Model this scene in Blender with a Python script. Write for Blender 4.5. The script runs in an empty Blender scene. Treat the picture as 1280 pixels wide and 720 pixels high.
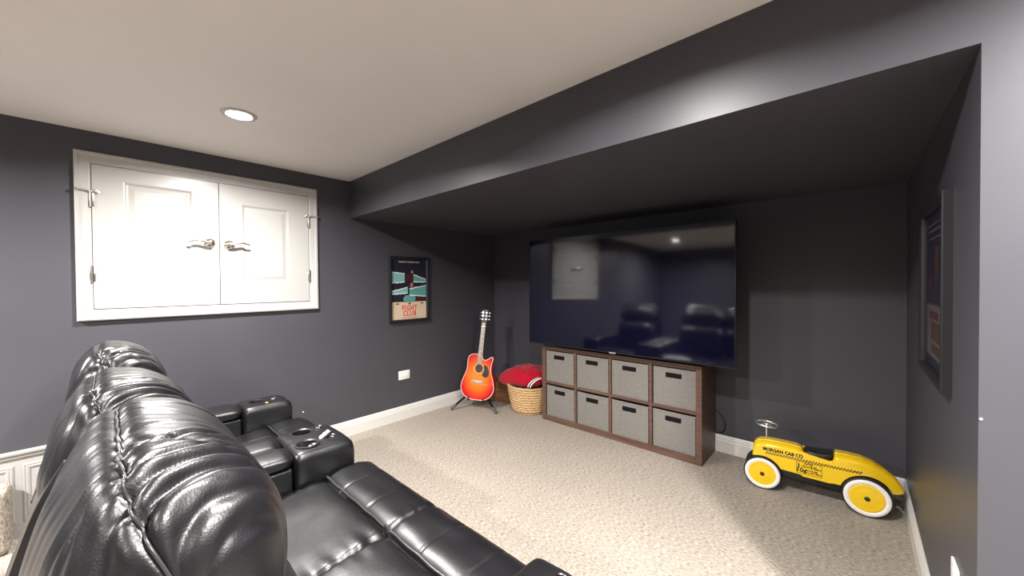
import bpy, bmesh, math, random
from mathutils import Vector, Matrix, noise
from math import sin, cos, pi, radians

S = bpy.context.scene
COL = S.collection

# ------------------------------------------------------------------ camera
EYE = 1.38
YAW, PITCH, ROLL, FPX = 0.7433978, -0.0131302, -0.0079518, 467.157
r_ = Vector((cos(YAW), sin(YAW), 0)); f_ = Vector((-sin(YAW), cos(YAW), 0)); u_ = Vector((0, 0, 1))
f2 = f_ * cos(PITCH) + u_ * sin(PITCH); u2 = u_ * cos(PITCH) - f_ * sin(PITCH)
r3 = r_ * cos(ROLL) + u2 * sin(ROLL); u3 = u2 * cos(ROLL) - r_ * sin(ROLL)
cam_d = bpy.data.cameras.new('camera'); cam = bpy.data.objects.new('camera', cam_d); COL.objects.link(cam)
cam_d.sensor_width = 36.0; cam_d.lens = 36.0 * FPX / 1280.0; cam_d.clip_start = 0.02
cam.matrix_world = Matrix(((r3.x, u3.x, -f2.x, 0), (r3.y, u3.y, -f2.y, 0), (r3.z, u3.z, -f2.z, EYE), (0, 0, 0, 1)))
S.camera = cam

# ------------------------------------------------------------------ world, exposure
w = bpy.data.worlds.new('world'); S.world = w; w.use_nodes = True
w.node_tree.nodes['Background'].inputs[0].default_value = (0.6, 0.65, 0.7, 1)
w.node_tree.nodes['Background'].inputs[1].default_value = 0.05
S.view_settings.view_transform = 'Standard'; S.view_settings.look = 'None'
S.view_settings.gamma = 1.0; S.view_settings.use_curve_mapping = False
S.view_settings.exposure = 1.48
LAMP_W = 30.0                     # watts of each recessed ceiling lamp
LAMP_COL = (1.0, 0.96, 0.92)
LAMPS = [(-2.49, 0.51), (-0.58, 0.68), (0.85, 0.78), (-2.55, -1.6), (-0.58, -1.6), (1.25, -1.6)]
LAMP_LEVEL = [0.93, 0.85, 1.7, 2.2, 0.7, 0.7]      # each lamp's own dimmer

# room dimensions (metres, camera stands at x = y = 0)
XL, YB, YS, XR, ZC, ZS = -3.403, 3.368, 1.523, 0.235, 2.317, 1.984
XE, YN = 2.3, -3.2                # unseen right-hand and rear walls

# ------------------------------------------------------------------ helpers
def tag(o, label=None, cat=None, group=None, kind=None):
    if label: o['label'] = label
    if cat: o['category'] = cat
    if group: o['group'] = group
    if kind: o['kind'] = kind
    return o

def empty(name, loc=(0, 0, 0), rz=0.0):
    o = bpy.data.objects.new(name, None); COL.objects.link(o)
    o.location = loc; o.rotation_euler = (0, 0, rz); o.empty_display_size = 0.05
    return o

def obj(name, bm, mat, parent=None, smooth=None, mats=None):
    """link a bmesh as ONE mesh object; smooth = auto-smooth angle in degrees"""
    me = bpy.data.meshes.new(name)
    bmesh.ops.recalc_face_normals(bm, faces=bm.faces[:])
    if smooth is not None:
        lim = radians(smooth)
        for f in bm.faces: f.smooth = True
        for e in bm.edges:
            e.smooth = not (len(e.link_faces) == 2 and e.calc_face_angle(0) > lim)
    bm.to_mesh(me); bm.free()
    for m in (mats or [mat]): me.materials.append(m)
    o = bpy.data.objects.new(name, me); COL.objects.link(o)
    if parent is not None: o.parent = parent
    return o

def struct(name, bm, mat, label, parent=None, smooth=None):
    o = obj(name, bm, mat, parent, smooth)
    o['kind'] = 'structure'
    if parent is None: o['label'] = label
    return o

def box(bm, x0, x1, y0, y1, z0, z1, bev=0.0, seg=2, mi=0):
    vs = [bm.verts.new((x, y, z)) for x in (x0, x1) for y in (y0, y1) for z in (z0, z1)]
    fs = [bm.faces.new([vs[i] for i in q]) for q in ((0, 1, 3, 2), (4, 6, 7, 5), (0, 4, 5, 1), (2, 3, 7, 6), (0, 2, 6, 4), (1, 5, 7, 3))]
    for f in fs: f.material_index = mi
    if bev > 0:
        es = list({e for f in fs for e in f.edges})
        bmesh.ops.bevel(bm, geom=es, offset=bev, segments=seg, profile=0.5, affect='EDGES')
    return bm

def nbox(*a, **k): return box(bmesh.new(), *a, **k)

def frame_of(t):
    t = t.normalized(); a = Vector((0, 0, 1)) if abs(t.z) < 0.9 else Vector((1, 0, 0))
    n = t.cross(a).normalized(); return n, t.cross(n).normalized()

def tube(bm, pts, rad, n=10, closed=False, caps=True):
    pts = [Vector(p) for p in pts]; N = len(pts); rings = []
    prev = None
    for i, p in enumerate(pts):
        if closed: t = pts[(i + 1) % N] - pts[i - 1]
        else: t = pts[min(i + 1, N - 1)] - pts[max(i - 1, 0)]
        t.normalize()
        if prev is None: a, b = frame_of(t)
        else:
            a = (prev - t * prev.dot(t)).normalized(); b = t.cross(a)
        prev = a
        r = rad[i] if isinstance(rad, (list, tuple)) else rad
        rings.append([bm.verts.new(p + (a * cos(2 * pi * k / n) + b * sin(2 * pi * k / n)) * r) for k in range(n)])
    M = N if closed else N - 1
    for i in range(M):
        A, B = rings[i], rings[(i + 1) % N]
        for k in range(n): bm.faces.new((A[k], A[(k + 1) % n], B[(k + 1) % n], B[k]))
    if caps and not closed:
        bm.faces.new(rings[0]); bm.faces.new(rings[-1])
    return bm

def lathe(bm, prof, axis_o=(0, 0, 0), n=32, M=None):
    """prof = [(r, h)] revolved about local z; M optional matrix"""
    rings = []
    M = M or Matrix.Translation(axis_o)
    for r, h in prof:
        if r < 1e-6: rings.append([bm.verts.new(M @ Vector((0, 0, h)))])
        else: rings.append([bm.verts.new(M @ Vector((r * cos(2 * pi * k / n), r * sin(2 * pi * k / n), h))) for k in range(n)])
    for A, B in zip(rings, rings[1:]):
        for k in range(n):
            a = [A[k % len(A)], A[(k + 1) % n % len(A)], B[(k + 1) % n % len(B)], B[k % len(B)]]
            a = list(dict.fromkeys(a))
            if len(a) > 2: bm.faces.new(a)
    return bm

def prism(bm, pts2, h0, h1, M=None):
    """extrude polygon pts2 (x,y) from h0 to h1 along local z"""
    M = M or Matrix()
    lo = [bm.verts.new(M @ Vector((x, y, h0))) for x, y in pts2]
    hi = [bm.verts.new(M @ Vector((x, y, h1))) for x, y in pts2]
    bm.faces.new(lo[::-1]); bm.faces.new(hi); n = len(pts2)
    for i in range(n): bm.faces.new((lo[i], lo[(i + 1) % n], hi[(i + 1) % n], hi[i]))
    return bm

def spline(pts, per=8, closed=False):
    P = [Vector(p) for p in pts]; n = len(P); out = []
    for i in range(n if closed else n - 1):
        if closed: a, b, c, d = P[i - 1], P[i], P[(i + 1) % n], P[(i + 2) % n]
        else: a, b, c, d = P[max(i - 1, 0)], P[i], P[i + 1], P[min(i + 2, n - 1)]
        for k in range(per):
            t = k / per
            out.append(0.5 * ((2 * b) + (c - a) * t + (2 * a - 5 * b + 4 * c - d) * t * t + (3 * b - a - 3 * c + d) * t ** 3))
    if not closed: out.append(P[-1])
    return out

def puff(x0, x1, y0, y1, z0, z1, n=5.0, div=(24, 24, 12), disp=None, bm=None, nx=None):
    """soft cushion: a cube grid pulled onto a superellipsoid, then displaced along its normal"""
    bm = bm or bmesh.new()
    c = Vector(((x0 + x1) / 2, (y0 + y1) / 2, (z0 + z1) / 2)); h = Vector(((x1 - x0) / 2, (y1 - y0) / 2, (z1 - z0) / 2))
    verts = {}
    def V(p):
        k = tuple(round(v, 5) for v in p)
        if k not in verts:
            s = 1.0 / (abs(p[0]) ** (nx or n) + (abs(p[1]) ** n + abs(p[2]) ** n) ** ((nx or n) / n)) ** (1 / (nx or n))
            q = Vector(p) * s
            w_ = Vector((q.x * h.x, q.y * h.y, q.z * h.z)) + c
            if disp:
                nn = Vector((math.copysign(abs(q.x) ** ((nx or n) - 1), q.x) / h.x, math.copysign(abs(q.y) ** (n - 1), q.y) / h.y, math.copysign(abs(q.z) ** (n - 1), q.z) / h.z)).normalized()
                w_ = w_ + disp(q, w_, nn)
            verts[k] = bm.verts.new(w_)
        return verts[k]
    for ax in range(3):
        a, b = [i for i in range(3) if i != ax]
        for sgn in (-1, 1):
            for i in range(div[a]):
                for j in range(div[b]):
                    q = []
                    for di, dj in ((0, 0), (1, 0), (1, 1), (0, 1)):
                        p = [0, 0, 0]; p[ax] = sgn
                        p[a] = math.tan((2 * (i + di) / div[a] - 1) * pi / 4); p[b] = math.tan((2 * (j + dj) / div[b] - 1) * pi / 4)
                        q.append(V(p))
                    bm.faces.new(q)
    return bm

def sweep_rect(bm, y0, y1, z0, z1, prof, x, sx=1.0):
    """mitred frame on a plane x=const: prof = [(inset from outer edge, height off the wall)]"""
    rings = [[bm.verts.new((x + sx * h, a, b)) for a, b in ((y0 + i, z0 + i), (y1 - i, z0 + i), (y1 - i, z1 - i), (y0 + i, z1 - i))] for i, h in prof]
    for A, B in zip(rings, rings[1:]):
        for k in range(4): bm.faces.new((A[k], A[(k + 1) % 4], B[(k + 1) % 4], B[k]))
    return bm, rings

def text_bm(txt, size, M, depth=0.0004, bm=None, align='CENTER', xs=1.0, bold=0.0, space=1.0):
    cu = bpy.data.curves.new('txt', 'FONT'); cu.body = txt; cu.size = size; cu.extrude = depth
    cu.offset = bold; cu.space_character = space; cu.align_x = align; cu.align_y = 'CENTER'; cu.resolution_u = 2
    o = bpy.data.objects.new('txt', cu); COL.objects.link(o)
    dg = bpy.context.evaluated_depsgraph_get(); dg.update()
    me = bpy.data.meshes.new_from_object(o.evaluated_get(dg))
    bpy.data.objects.remove(o); bpy.data.curves.remove(cu)
    me.transform(M @ Matrix.Diagonal((xs, 1, 1, 1)))
    bm = bm or bmesh.new(); bm.from_mesh(me); bpy.data.meshes.remove(me)
    return bm

def cut(o, cutter_bm):
    """subtract a shape from a mesh object (real hole)"""
    c = obj('cutter', cutter_bm, None)
    m = o.modifiers.new('hole', 'BOOLEAN'); m.operation = 'DIFFERENCE'; m.object = c; m.solver = 'EXACT'
    dg = bpy.context.evaluated_depsgraph_get(); dg.update()
    me = bpy.data.meshes.new_from_object(o.evaluated_get(dg))
    o.modifiers.clear(); old = o.data; o.data = me; nm = old.name; bpy.data.meshes.remove(old); me.name = nm
    cm = c.data; bpy.data.objects.remove(c); bpy.data.meshes.remove(cm)

# ------------------------------------------------------------------ materials
def mat(name, col, rough=0.5, metal=0.0, spec=0.5, ior=None, coat=0.0):
    m = bpy.data.materials.new(name); m.use_nodes = True
    b = m.node_tree.nodes['Principled BSDF']
    b.inputs['Base Color'].default_value = (*col, 1); b.inputs['Roughness'].default_value = rough
    b.inputs['Metallic'].default_value = metal; b.inputs['Specular IOR Level'].default_value = spec
    if ior: b.inputs['IOR'].default_value = ior
    b.inputs['Coat Weight'].default_value = coat
    return m

def nd(m, t, **kw):
    n = m.node_tree.nodes.new(t)
    for k, v in kw.items():
        if hasattr(n, k): setattr(n, k, v)
        else: n.inputs[k].default_value = v
    return n
def ln(m, a, b): m.node_tree.links.new(a, b)
def bsdf(m): return m.node_tree.nodes['Principled BSDF']
def coords(m, scale=(1, 1, 1), rot=(0, 0, 0)):
    tc = nd(m, 'ShaderNodeTexCoord'); mp = nd(m, 'ShaderNodeMapping')
    mp.inputs['Scale'].default_value = scale; mp.inputs['Rotation'].default_value = rot
    ln(m, tc.outputs['Object'], mp.inputs['Vector']); return mp.outputs['Vector']
def ramp(m, fac, stops):
    r = nd(m, 'ShaderNodeValToRGB'); e = r.color_ramp.elements
    while len(e) < len(stops): e.new(0.5)
    for x, (p, c) in zip(e, stops): x.position = p; x.color = (*c, 1)
    ln(m, fac, r.inputs['Fac']); return r.outputs['Color']
def bump(m, h, strength=0.3, dist=0.002, prev=None):
    b = nd(m, 'ShaderNodeBump'); b.inputs['Strength'].default_value = strength; b.inputs['Distance'].default_value = dist
    ln(m, h, b.inputs['Height'])
    if prev is not None: ln(m, prev, b.inputs['Normal'])
    return b.outputs['Normal']

def m_paint(name, col, rough, amt=0.06, bs=0.15, spec=0.5):
    m = mat(name, col, rough, spec=spec); v = coords(m)
    n = nd(m, 'ShaderNodeTexNoise', Scale=2.5, Detail=3.0); ln(m, v, n.inputs['Vector'])
    c0 = tuple(c * (1 - amt) for c in col); c1 = tuple(c * (1 + amt) for c in col)
    ln(m, ramp(m, n.outputs['Fac'], [(0.3, c0), (0.7, c1)]), bsdf(m).inputs['Base Color'])
    n2 = nd(m, 'ShaderNodeTexNoise', Scale=260.0, Detail=2.0); ln(m, v, n2.inputs['Vector'])
    ln(m, bump(m, n2.outputs['Fac'], bs, 0.001), bsdf(m).inputs['Normal']); return m

def m_carpet():
    m = mat('carpet', (0.5, 0.44, 0.37), 0.95, spec=0.1)
    v = coords(m, (48, 150, 60))
    n = nd(m, 'ShaderNodeTexNoise', Scale=1.0, Detail=3.0, Roughness=0.6); ln(m, v, n.inputs['Vector'])
    v2 = coords(m); n2 = nd(m, 'ShaderNodeTexNoise', Scale=260.0, Detail=2.0); ln(m, v2, n2.inputs['Vector'])
    n3 = nd(m, 'ShaderNodeTexNoise', Scale=1.3, Detail=3.0); ln(m, v2, n3.inputs['Vector'])
    a = nd(m, 'ShaderNodeMix', data_type='FLOAT'); a.inputs['Factor'].default_value = 0.32
    ln(m, n.outputs['Fac'], a.inputs[2]); ln(m, n2.outputs['Fac'], a.inputs[3])
    c = ramp(m, a.outputs[0], [(0.36, (0.17, 0.14, 0.11)), (0.5, (0.37, 0.325, 0.275)), (0.64, (0.54, 0.49, 0.43))])
    mx = nd(m, 'ShaderNodeMix', data_type='RGBA', blend_type='MULTIPLY'); mx.inputs[0].default_value = 1.0
    ln(m, c, mx.inputs[6]); ln(m, ramp(m, n3.outputs['Fac'], [(0.3, (0.88, 0.88, 0.88)), (0.7, (1, 1, 1))]), mx.inputs[7])
    ln(m, mx.outputs[2], bsdf(m).inputs['Base Color'])
    ln(m, bump(m, a.outputs[0], 0.8, 0.008), bsdf(m).inputs['Normal']); return m

def m_leather():
    m = mat('leather', (0.004, 0.004, 0.0055), 0.36, spec=0.75)
    v = coords(m)
    vo = nd(m, 'ShaderNodeTexVoronoi', Scale=330.0); ln(m, v, vo.inputs['Vector'])
    n = nd(m, 'ShaderNodeTexNoise', Scale=38.0, Detail=4.0, Roughness=0.6); ln(m, v, n.inputs['Vector'])
    b1 = bump(m, n.outputs['Fac'], 0.10, 0.004)
    ln(m, bump(m, vo.outputs['Distance'], 0.22, 0.0008, b1), bsdf(m).inputs['Normal'])
    n3 = nd(m, 'ShaderNodeTexNoise', Scale=7.0, Detail=3.0); ln(m, v, n3.inputs['Vector'])
    mr = nd(m, 'ShaderNodeMapRange'); mr.inputs[3].default_value = 0.30; mr.inputs[4].default_value = 0.44
    ln(m, n3.outputs['Fac'], mr.inputs[0]); ln(m, mr.outputs[0], bsdf(m).inputs['Roughness']); return m

def m_wood(name, c0, c1, scale=(3, 60, 60), rough=0.45):
    m = mat(name, c0, rough); v = coords(m, scale)
    n = nd(m, 'ShaderNodeTexNoise', Scale=1.0, Detail=5.0, Roughness=0.6, Distortion=0.6); ln(m, v, n.inputs['Vector'])
    ln(m, ramp(m, n.outputs['Fac'], [(0.3, c0), (0.7, c1)]), bsdf(m).inputs['Base Color'])
    ln(m, bump(m, n.outputs['Fac'], 0.1, 0.001), bsdf(m).inputs['Normal']); return m

def m_tweed():
    m = mat('tweed', (0.2, 0.19, 0.18), 0.9, spec=0.2)
    a = nd(m, 'ShaderNodeTexNoise', Scale=1.0, Detail=2.0); ln(m, coords(m, (110, 110, 900)), a.inputs['Vector'])
    b = nd(m, 'ShaderNodeTexNoise', Scale=1.0, Detail=2.0); ln(m, coords(m, (900, 900, 110)), b.inputs['Vector'])
    mx = nd(m, 'ShaderNodeMix', data_type='FLOAT'); mx.inputs['Factor'].default_value = 0.4
    ln(m, a.outputs['Fac'], mx.inputs[2]); ln(m, b.outputs['Fac'], mx.inputs[3])
    ln(m, ramp(m, mx.outputs[0], [(0.38, (0.125, 0.118, 0.108)), (0.62, (0.27, 0.258, 0.238))]), bsdf(m).inputs['Base Color'])
    ln(m, bump(m, mx.outputs[0], 0.5, 0.002), bsdf(m).inputs['Normal']); return m

def m_sunburst():
    m = mat('sunburst', (0.8, 0.2, 0.03), 0.12, coat=1.0)
    tc = nd(m, 'ShaderNodeTexCoord'); mp = nd(m, 'ShaderNodeMapping', vector_type='POINT')
    mp.inputs['Location'].default_value = (0, -0.90, 0); mp.inputs['Scale'].default_value = (4.5, 3.5, 0.0)
    ln(m, tc.outputs['Object'], mp.inputs['Vector'])
    ln_ = nd(m, 'ShaderNodeVectorMath', operation='LENGTH'); ln(m, mp.outputs[0], ln_.inputs[0])
    n = nd(m, 'ShaderNodeTexNoise', Scale=1.0, Detail=3.0); ln(m, coords(m, (90, 6, 1)), n.inputs['Vector'])
    ad = nd(m, 'ShaderNodeMath', operation='MULTIPLY_ADD'); ad.inputs[1].default_value = 0.12
    ln(m, n.outputs['Fac'], ad.inputs[0]); ln(m, ln_.outputs['Value'], ad.inputs[2])
    ln(m, ramp(m, ad.outputs[0], [(0.15, (0.86, 0.26, 0.035)), (0.55, (0.83, 0.17, 0.02)), (0.82, (0.72, 0.055, 0.02)), (1.0, (0.5, 0.012, 0.02))]), bsdf(m).inputs['Base Color'])
    return m

def m_rope():
    m = mat('woven_rope', (0.5, 0.32, 0.15), 0.8, spec=0.25)
    n = nd(m, 'ShaderNodeTexNoise', Scale=70.0, Detail=3.0); ln(m, coords(m), n.inputs['Vector'])
    ln(m, ramp(m, n.outputs['Fac'], [(0.3, (0.36, 0.21, 0.09)), (0.7, (0.70, 0.49, 0.26))]), bsdf(m).inputs['Base Color'])
    ln(m, bump(m, n.outputs['Fac'], 0.5, 0.004), bsdf(m).inputs['Normal']); return m

def m_fleece(name, col):
    m = mat(name, col, 0.95, spec=0.15); b = bsdf(m); b.inputs['Sheen Weight'].default_value = 0.15
    n = nd(m, 'ShaderNodeTexNoise', Scale=140.0, Detail=3.0); ln(m, coords(m), n.inputs['Vector'])
    ln(m, bump(m, n.outputs['Fac'], 0.6, 0.003), b.inputs['Normal']); return m

def m_emit(name, col, st):
    m = mat(name, col, 0.5); b = bsdf(m)
    b.inputs['Emission Color'].default_value = (*col, 1); b.inputs['Emission Strength'].default_value = st; return m

WALL = m_paint('charcoal_paint', (0.060, 0.060, 0.071), 0.42, 0.04, 0.10, spec=0.4)
CEIL = m_paint('ceiling_paint', (0.66, 0.635, 0.625), 0.85, 0.02, 0.1)
WHITE_DIM = m_paint('white_paint_dimmed', (0.41, 0.405, 0.39), 0.33, 0.01, 0.03)  # same white as the baseboards, darkened in colour to offset strong lamp light
CARPET = m_carpet()
LEATHER = m_leather()
PIPING = mat('piping_leather', (0.035, 0.035, 0.037), 0.30, spec=0.7)
BLACK = mat('black_plastic', (0.012, 0.012, 0.014), 0.4)
DARK = mat('matt_black', (0.005, 0.005, 0.006), 0.8, spec=0.15)
SCREEN = mat('tv_screen', (0.003, 0.003, 0.014), 0.07, ior=1.9)
BEZEL = mat('bezel', (0.05, 0.05, 0.055), 0.3, metal=0.8)
NICKEL = mat('satin_nickel', (0.62, 0.58, 0.53), 0.25, metal=1.0)
CHROME = mat('chrome', (0.85, 0.85, 0.86), 0.08, metal=1.0)
STEEL = mat('polished_steel', (0.90, 0.90, 0.90), 0.3, metal=0.9)
WALNUT = m_wood('walnut_laminate', (0.072, 0.038, 0.027), (0.155, 0.086, 0.062))
CRATEW = m_wood('crate_wood', (0.17, 0.075, 0.03), (0.36, 0.18, 0.08), (6, 50, 50))
TWEED = m_tweed()
SUNB = m_sunburst()
REDSIDE = mat('red_lacquer', (0.42, 0.012, 0.018), 0.12, coat=1.0)
BIND = mat('cream_binding', (0.85, 0.62, 0.55), 0.3)
ROPE = m_rope()
RED = m_fleece('red_fleece', (0.38, 0.004, 0.018))
STRIPEW = m_fleece('white_fleece', (0.75, 0.72, 0.70))
STRIPEB = m_fleece('navy_fleece', (0.02, 0.02, 0.035))
YELLOW = mat('yellow_enamel', (0.86, 0.56, 0.010), 0.16, coat=0.8)
WHITE_BRIGHT = m_paint('white_paint_brightened', (0.66, 0.65, 0.625), 0.33, 0.01, 0.03)  # same white as the doors, lightened in colour to look more brightly lit
RUBBER = mat('black_rubber', (0.012, 0.012, 0.012), 0.6)
TYREW = mat('white_rubber', (0.82, 0.80, 0.76), 0.4)
INK = mat('black_ink', (0.012, 0.010, 0.008), 0.4)
WHITEINK = mat('white_ink', (0.85, 0.85, 0.82), 0.4)
ROSEWOOD = m_wood('rosewood', (0.30, 0.25, 0.21), (0.47, 0.41, 0.36), (60, 5, 60), 0.3)
PLATE = mat('white_plastic', (0.84, 0.83, 0.80), 0.3)
GREYP = mat('grey_plastic', (0.30, 0.30, 0.31), 0.35)
SLEEVE = mat('grey_rubber', (0.07, 0.07, 0.072), 0.5)
AMBER = m_emit('amber_lamp', (1.0, 0.35, 0.08), 0.6)
LENS = m_emit('lamp_lens', LAMP_COL, 30.0)

# ------------------------------------------------------------------ structure
T = 0.12
struct('floor', nbox(XL - T, XE + T, YN - T, YB + T, -0.1, 0.0), CARPET, 'greige loop pile carpet over the whole room floor')
struct('ceiling', nbox(XL - T, XE + T, YN - T, YS, ZC, ZC + 0.1), CEIL, 'flat white painted ceiling with recessed lamps')
struct('wall_left', nbox(XL - T, XL, YN - T, YB + T, 0, ZC), WALL, 'charcoal wall holding the white cabinet doors')
struct('wall_back', nbox(XL, XR, YB, YB + T, 0, ZS), WALL, 'charcoal wall of the alcove behind the television')
struct('wall_alcove', nbox(XR, XR + T, YS + 0.1, YB + T, 0, ZC), WALL, 'charcoal side wall of the alcove with a framed poster')
struct('wall_right', nbox(XR, XE + T, YS, YS + 0.1, 0, ZC), WALL, 'bright grey wall end beside the alcove opening')
struct('wall_side', nbox(XE, XE + T, YN - T, YS, 0, ZC), WALL, 'charcoal wall on the open side of the room')
struct('wall_rear', nbox(XL, XE, YN - T, YN, 0, ZC), WALL, 'charcoal wall at the rear of the room')
struct('soffit', nbox(XL, XR, YS, YB + T, ZS, ZC + 0.1), WALL, 'dropped charcoal soffit over the television alcove')

BB = [(0, 0), (0.016, 0), (0.016, 0.092), (0.013, 0.097), (0.013, 0.112), (0.009, 0.118), (0.009, 0.127), (0.004, 0.136), (0, 0.136)]
def baseboard(name, p0, p1, nrm, label):
    bm = bmesh.new(); p0, p1, nv = Vector(p0), Vector(p1), Vector(nrm)
    rings = [[bm.verts.new(p + nv * d + Vector((0, 0, h))) for d, h in BB] for p in (p0, p1)]
    n = len(BB)
    for k in range(n): bm.faces.new((rings[0][k], rings[0][(k + 1) % n], rings[1][(k + 1) % n], rings[1][k]))
    bm.faces.new(rings[0]); bm.faces.new(rings[1][::-1])
    return struct(name, bm, WHITE_BRIGHT, label)
baseboard('baseboard_left', (XL, -0.12, 0), (XL, YB, 0), (1, 0, 0), 'white moulded baseboard along the cabinet wall')
baseboard('baseboard_back', (XL, YB, 0), (XR, YB, 0), (0, -1, 0), 'white moulded baseboard behind the cube shelf')
baseboard('baseboard_alcove', (XR, YB, 0), (XR, YS, 0), (-1, 0, 0), 'white moulded baseboard beside the yellow car')
baseboard('baseboard_right', (XR, YS, 0), (XE, YS, 0), (0, -1, 0), 'white moulded baseboard under the bright wall end')

# wainscot and carpeted step at the far end of the sofa
wn = struct('trim_1', nbox(XL, XL + 0.018, -2.2, -0.12, 0, 0.475, 0.002), WHITE_DIM, 'low white wainscot panel behind the sofa end')
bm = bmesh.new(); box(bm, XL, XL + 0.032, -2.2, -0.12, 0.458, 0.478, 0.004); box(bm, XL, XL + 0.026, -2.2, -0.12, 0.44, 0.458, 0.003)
struct('cap_rail', bm, WHITE_DIM, None, wn, 40)
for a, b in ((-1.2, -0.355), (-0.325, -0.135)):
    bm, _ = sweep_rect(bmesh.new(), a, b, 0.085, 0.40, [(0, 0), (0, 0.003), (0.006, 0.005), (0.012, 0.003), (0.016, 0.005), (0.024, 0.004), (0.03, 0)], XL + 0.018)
    struct('panel_moulding', bm, WHITE_DIM, None, wn)
bm = nbox(XL + 0.034, XL + 0.20, -1.3, -0.355, 0.0, 0.335, 0.03, 4)
struct('stair_step', bm, CARPET, 'carpeted step against the low white wainscot')

# built-in cabinet doors
Y0, Y1, Z0, Z1 = -0.117, 1.231, 1.173, 2.188
bm, _ = sweep_rect(bmesh.new(), Y0, Y1, Z0, Z1, [(0, 0), (0, 0.026), (0.006, 0.030), (0.016, 0.030), (0.022, 0.024), (0.036, 0.021), (0.054, 0.016), (0.062, 0.012), (0.066, 0.012), (0.066, 0.0)], XL)
struct('trim_2', bm, WHITE_DIM, 'white moulded casing around the built-in cabinet doors', smooth=25)
def cab_door(name, ya, yb, pa, pb, pz0, pz1, label):
    z0, z1 = Z0 + 0.07, Z1 - 0.069; bm = bmesh.new(); x = XL
    def ring(a, b, c, d, h): return [bm.verts.new((x + h, p, q)) for p, q in ((a, c), (b, c), (b, d), (a, d))]
    R = [ring(ya, yb, z0, z1, 0.0), ring(ya, yb, z0, z1, 0.014), ring(ya + .001, yb - .001, z0 + .001, z1 - .001, 0.015), ring(pa, pb, pz0, pz1, 0.015)]
    for i, h in ((0.006, 0.0135), (0.014, 0.007), (0.022, 0.006), (0.045, 0.0115), (0.049, 0.0125)):
        R.append(ring(pa + i, pb - i, pz0 + i, pz1 - i, h))
    for A, B in zip(R, R[1:]):
        for k in range(4): bm.faces.new((A[k], A[(k + 1) % 4], B[(k + 1) % 4], B[k]))
    bm.faces.new(R[-1]); bm.faces.new(R[0][::-1])
    return struct(name, bm, WHITE_DIM, label)
ym = 0.5635
d1 = cab_door('door_1', Y0 + 0.069, ym - 0.002, 0.085, 0.418, 1.40, 2.035, 'white raised-panel cabinet door hinged at the sofa end')
d2 = cab_door('door_2', ym + 0.002, Y1 - 0.069, 0.70, 1.015, 1.40, 1.985, 'white raised-panel cabinet door hinged near the poster')
def lever(parent, y, z, s):
    bm = bmesh.new(); M = Matrix.Translation((XL + 0.015, y, z)) @ Matrix.Rotation(pi / 2, 4, 'Y')
    lathe(bm, [(0, 0), (0.033, 0), (0.034, 0.004), (0.031, 0.011), (0.024, 0.017), (0.015, 0.021), (0.011, 0.026), (0.011, 0.046), (0.013, 0.05), (0.0, 0.054)], n=28, M=M)
    pts = spline([(XL + 0.062, y, z), (XL + 0.066, y + s * 0.02, z + 0.002), (XL + 0.067, y + s * 0.05, z + 0.011), (XL + 0.066, y + s * 0.08, z + 0.012), (XL + 0.064, y + s * 0.105, z + 0.004), (XL + 0.063, y + s * 0.118, z + 0.004)], 5)
    n = len(pts); tube(bm, pts, [0.0105 - 0.005 * (i / (n - 1)) for i in range(n)], 10)
    obj('door_lever', bm, NICKEL, parent, 35)
lever(d1, 0.507, 1.682, -1); lever(d2, 0.620, 1.678, 1)
def hinge(parent, y, z):
    bm = bmesh.new(); box(bm, XL + 0.010, XL + 0.017, y - 0.012, y + 0.012, z - 0.042, z + 0.042, 0.001)
    tube(bm, [(XL + 0.021, y, z - 0.046), (XL + 0.021, y, z + 0.046)], 0.0065, 10)
    lathe(bm, [(0, 0), (0.005, 0.002), (0.006, 0.007), (0, 0.011)], (XL + 0.021, y, z + 0.046), 10)
    return obj('hinge', bm, NICKEL, parent, 35)
def door_stop(h, y, z, s):
    bm = bmesh.new(); x = XL + 0.026
    tube(bm, [(x, y, z), (x + 0.012, y - s * 0.03, z + 0.004), (x + 0.016, y - s * 0.058, z + 0.002)], 0.004, 8)
    lathe(bm, [(0, 0), (0.008, 0), (0.008, 0.012), (0, 0.014)], n=12, M=Matrix.Translation((x + 0.014, y - s * 0.054, z + 0.003)) @ Matrix.Rotation(s * pi / 2, 4, 'X'))
    tube(bm, [(x, y, z + 0.002), (x + 0.010, y + s * 0.022, z + 0.006), (x + 0.006, y + s * 0.036, z - 0.006)], 0.0045, 8)
    lathe(bm, [(0, 0), (0.012, 0.0), (0.012, 0.005), (0, 0.007)], (x, y, z - 0.003), 14)
    obj('door_stop', bm, NICKEL, h, 35)
for dd, y, s in ((d1, Y0 + 0.066, 1), (d2, Y1 - 0.066, -1)):
    hu = hinge(dd, y, 1.905); door_stop(hu, y, 1.952, s); hinge(dd, y, 1.452)

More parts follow.
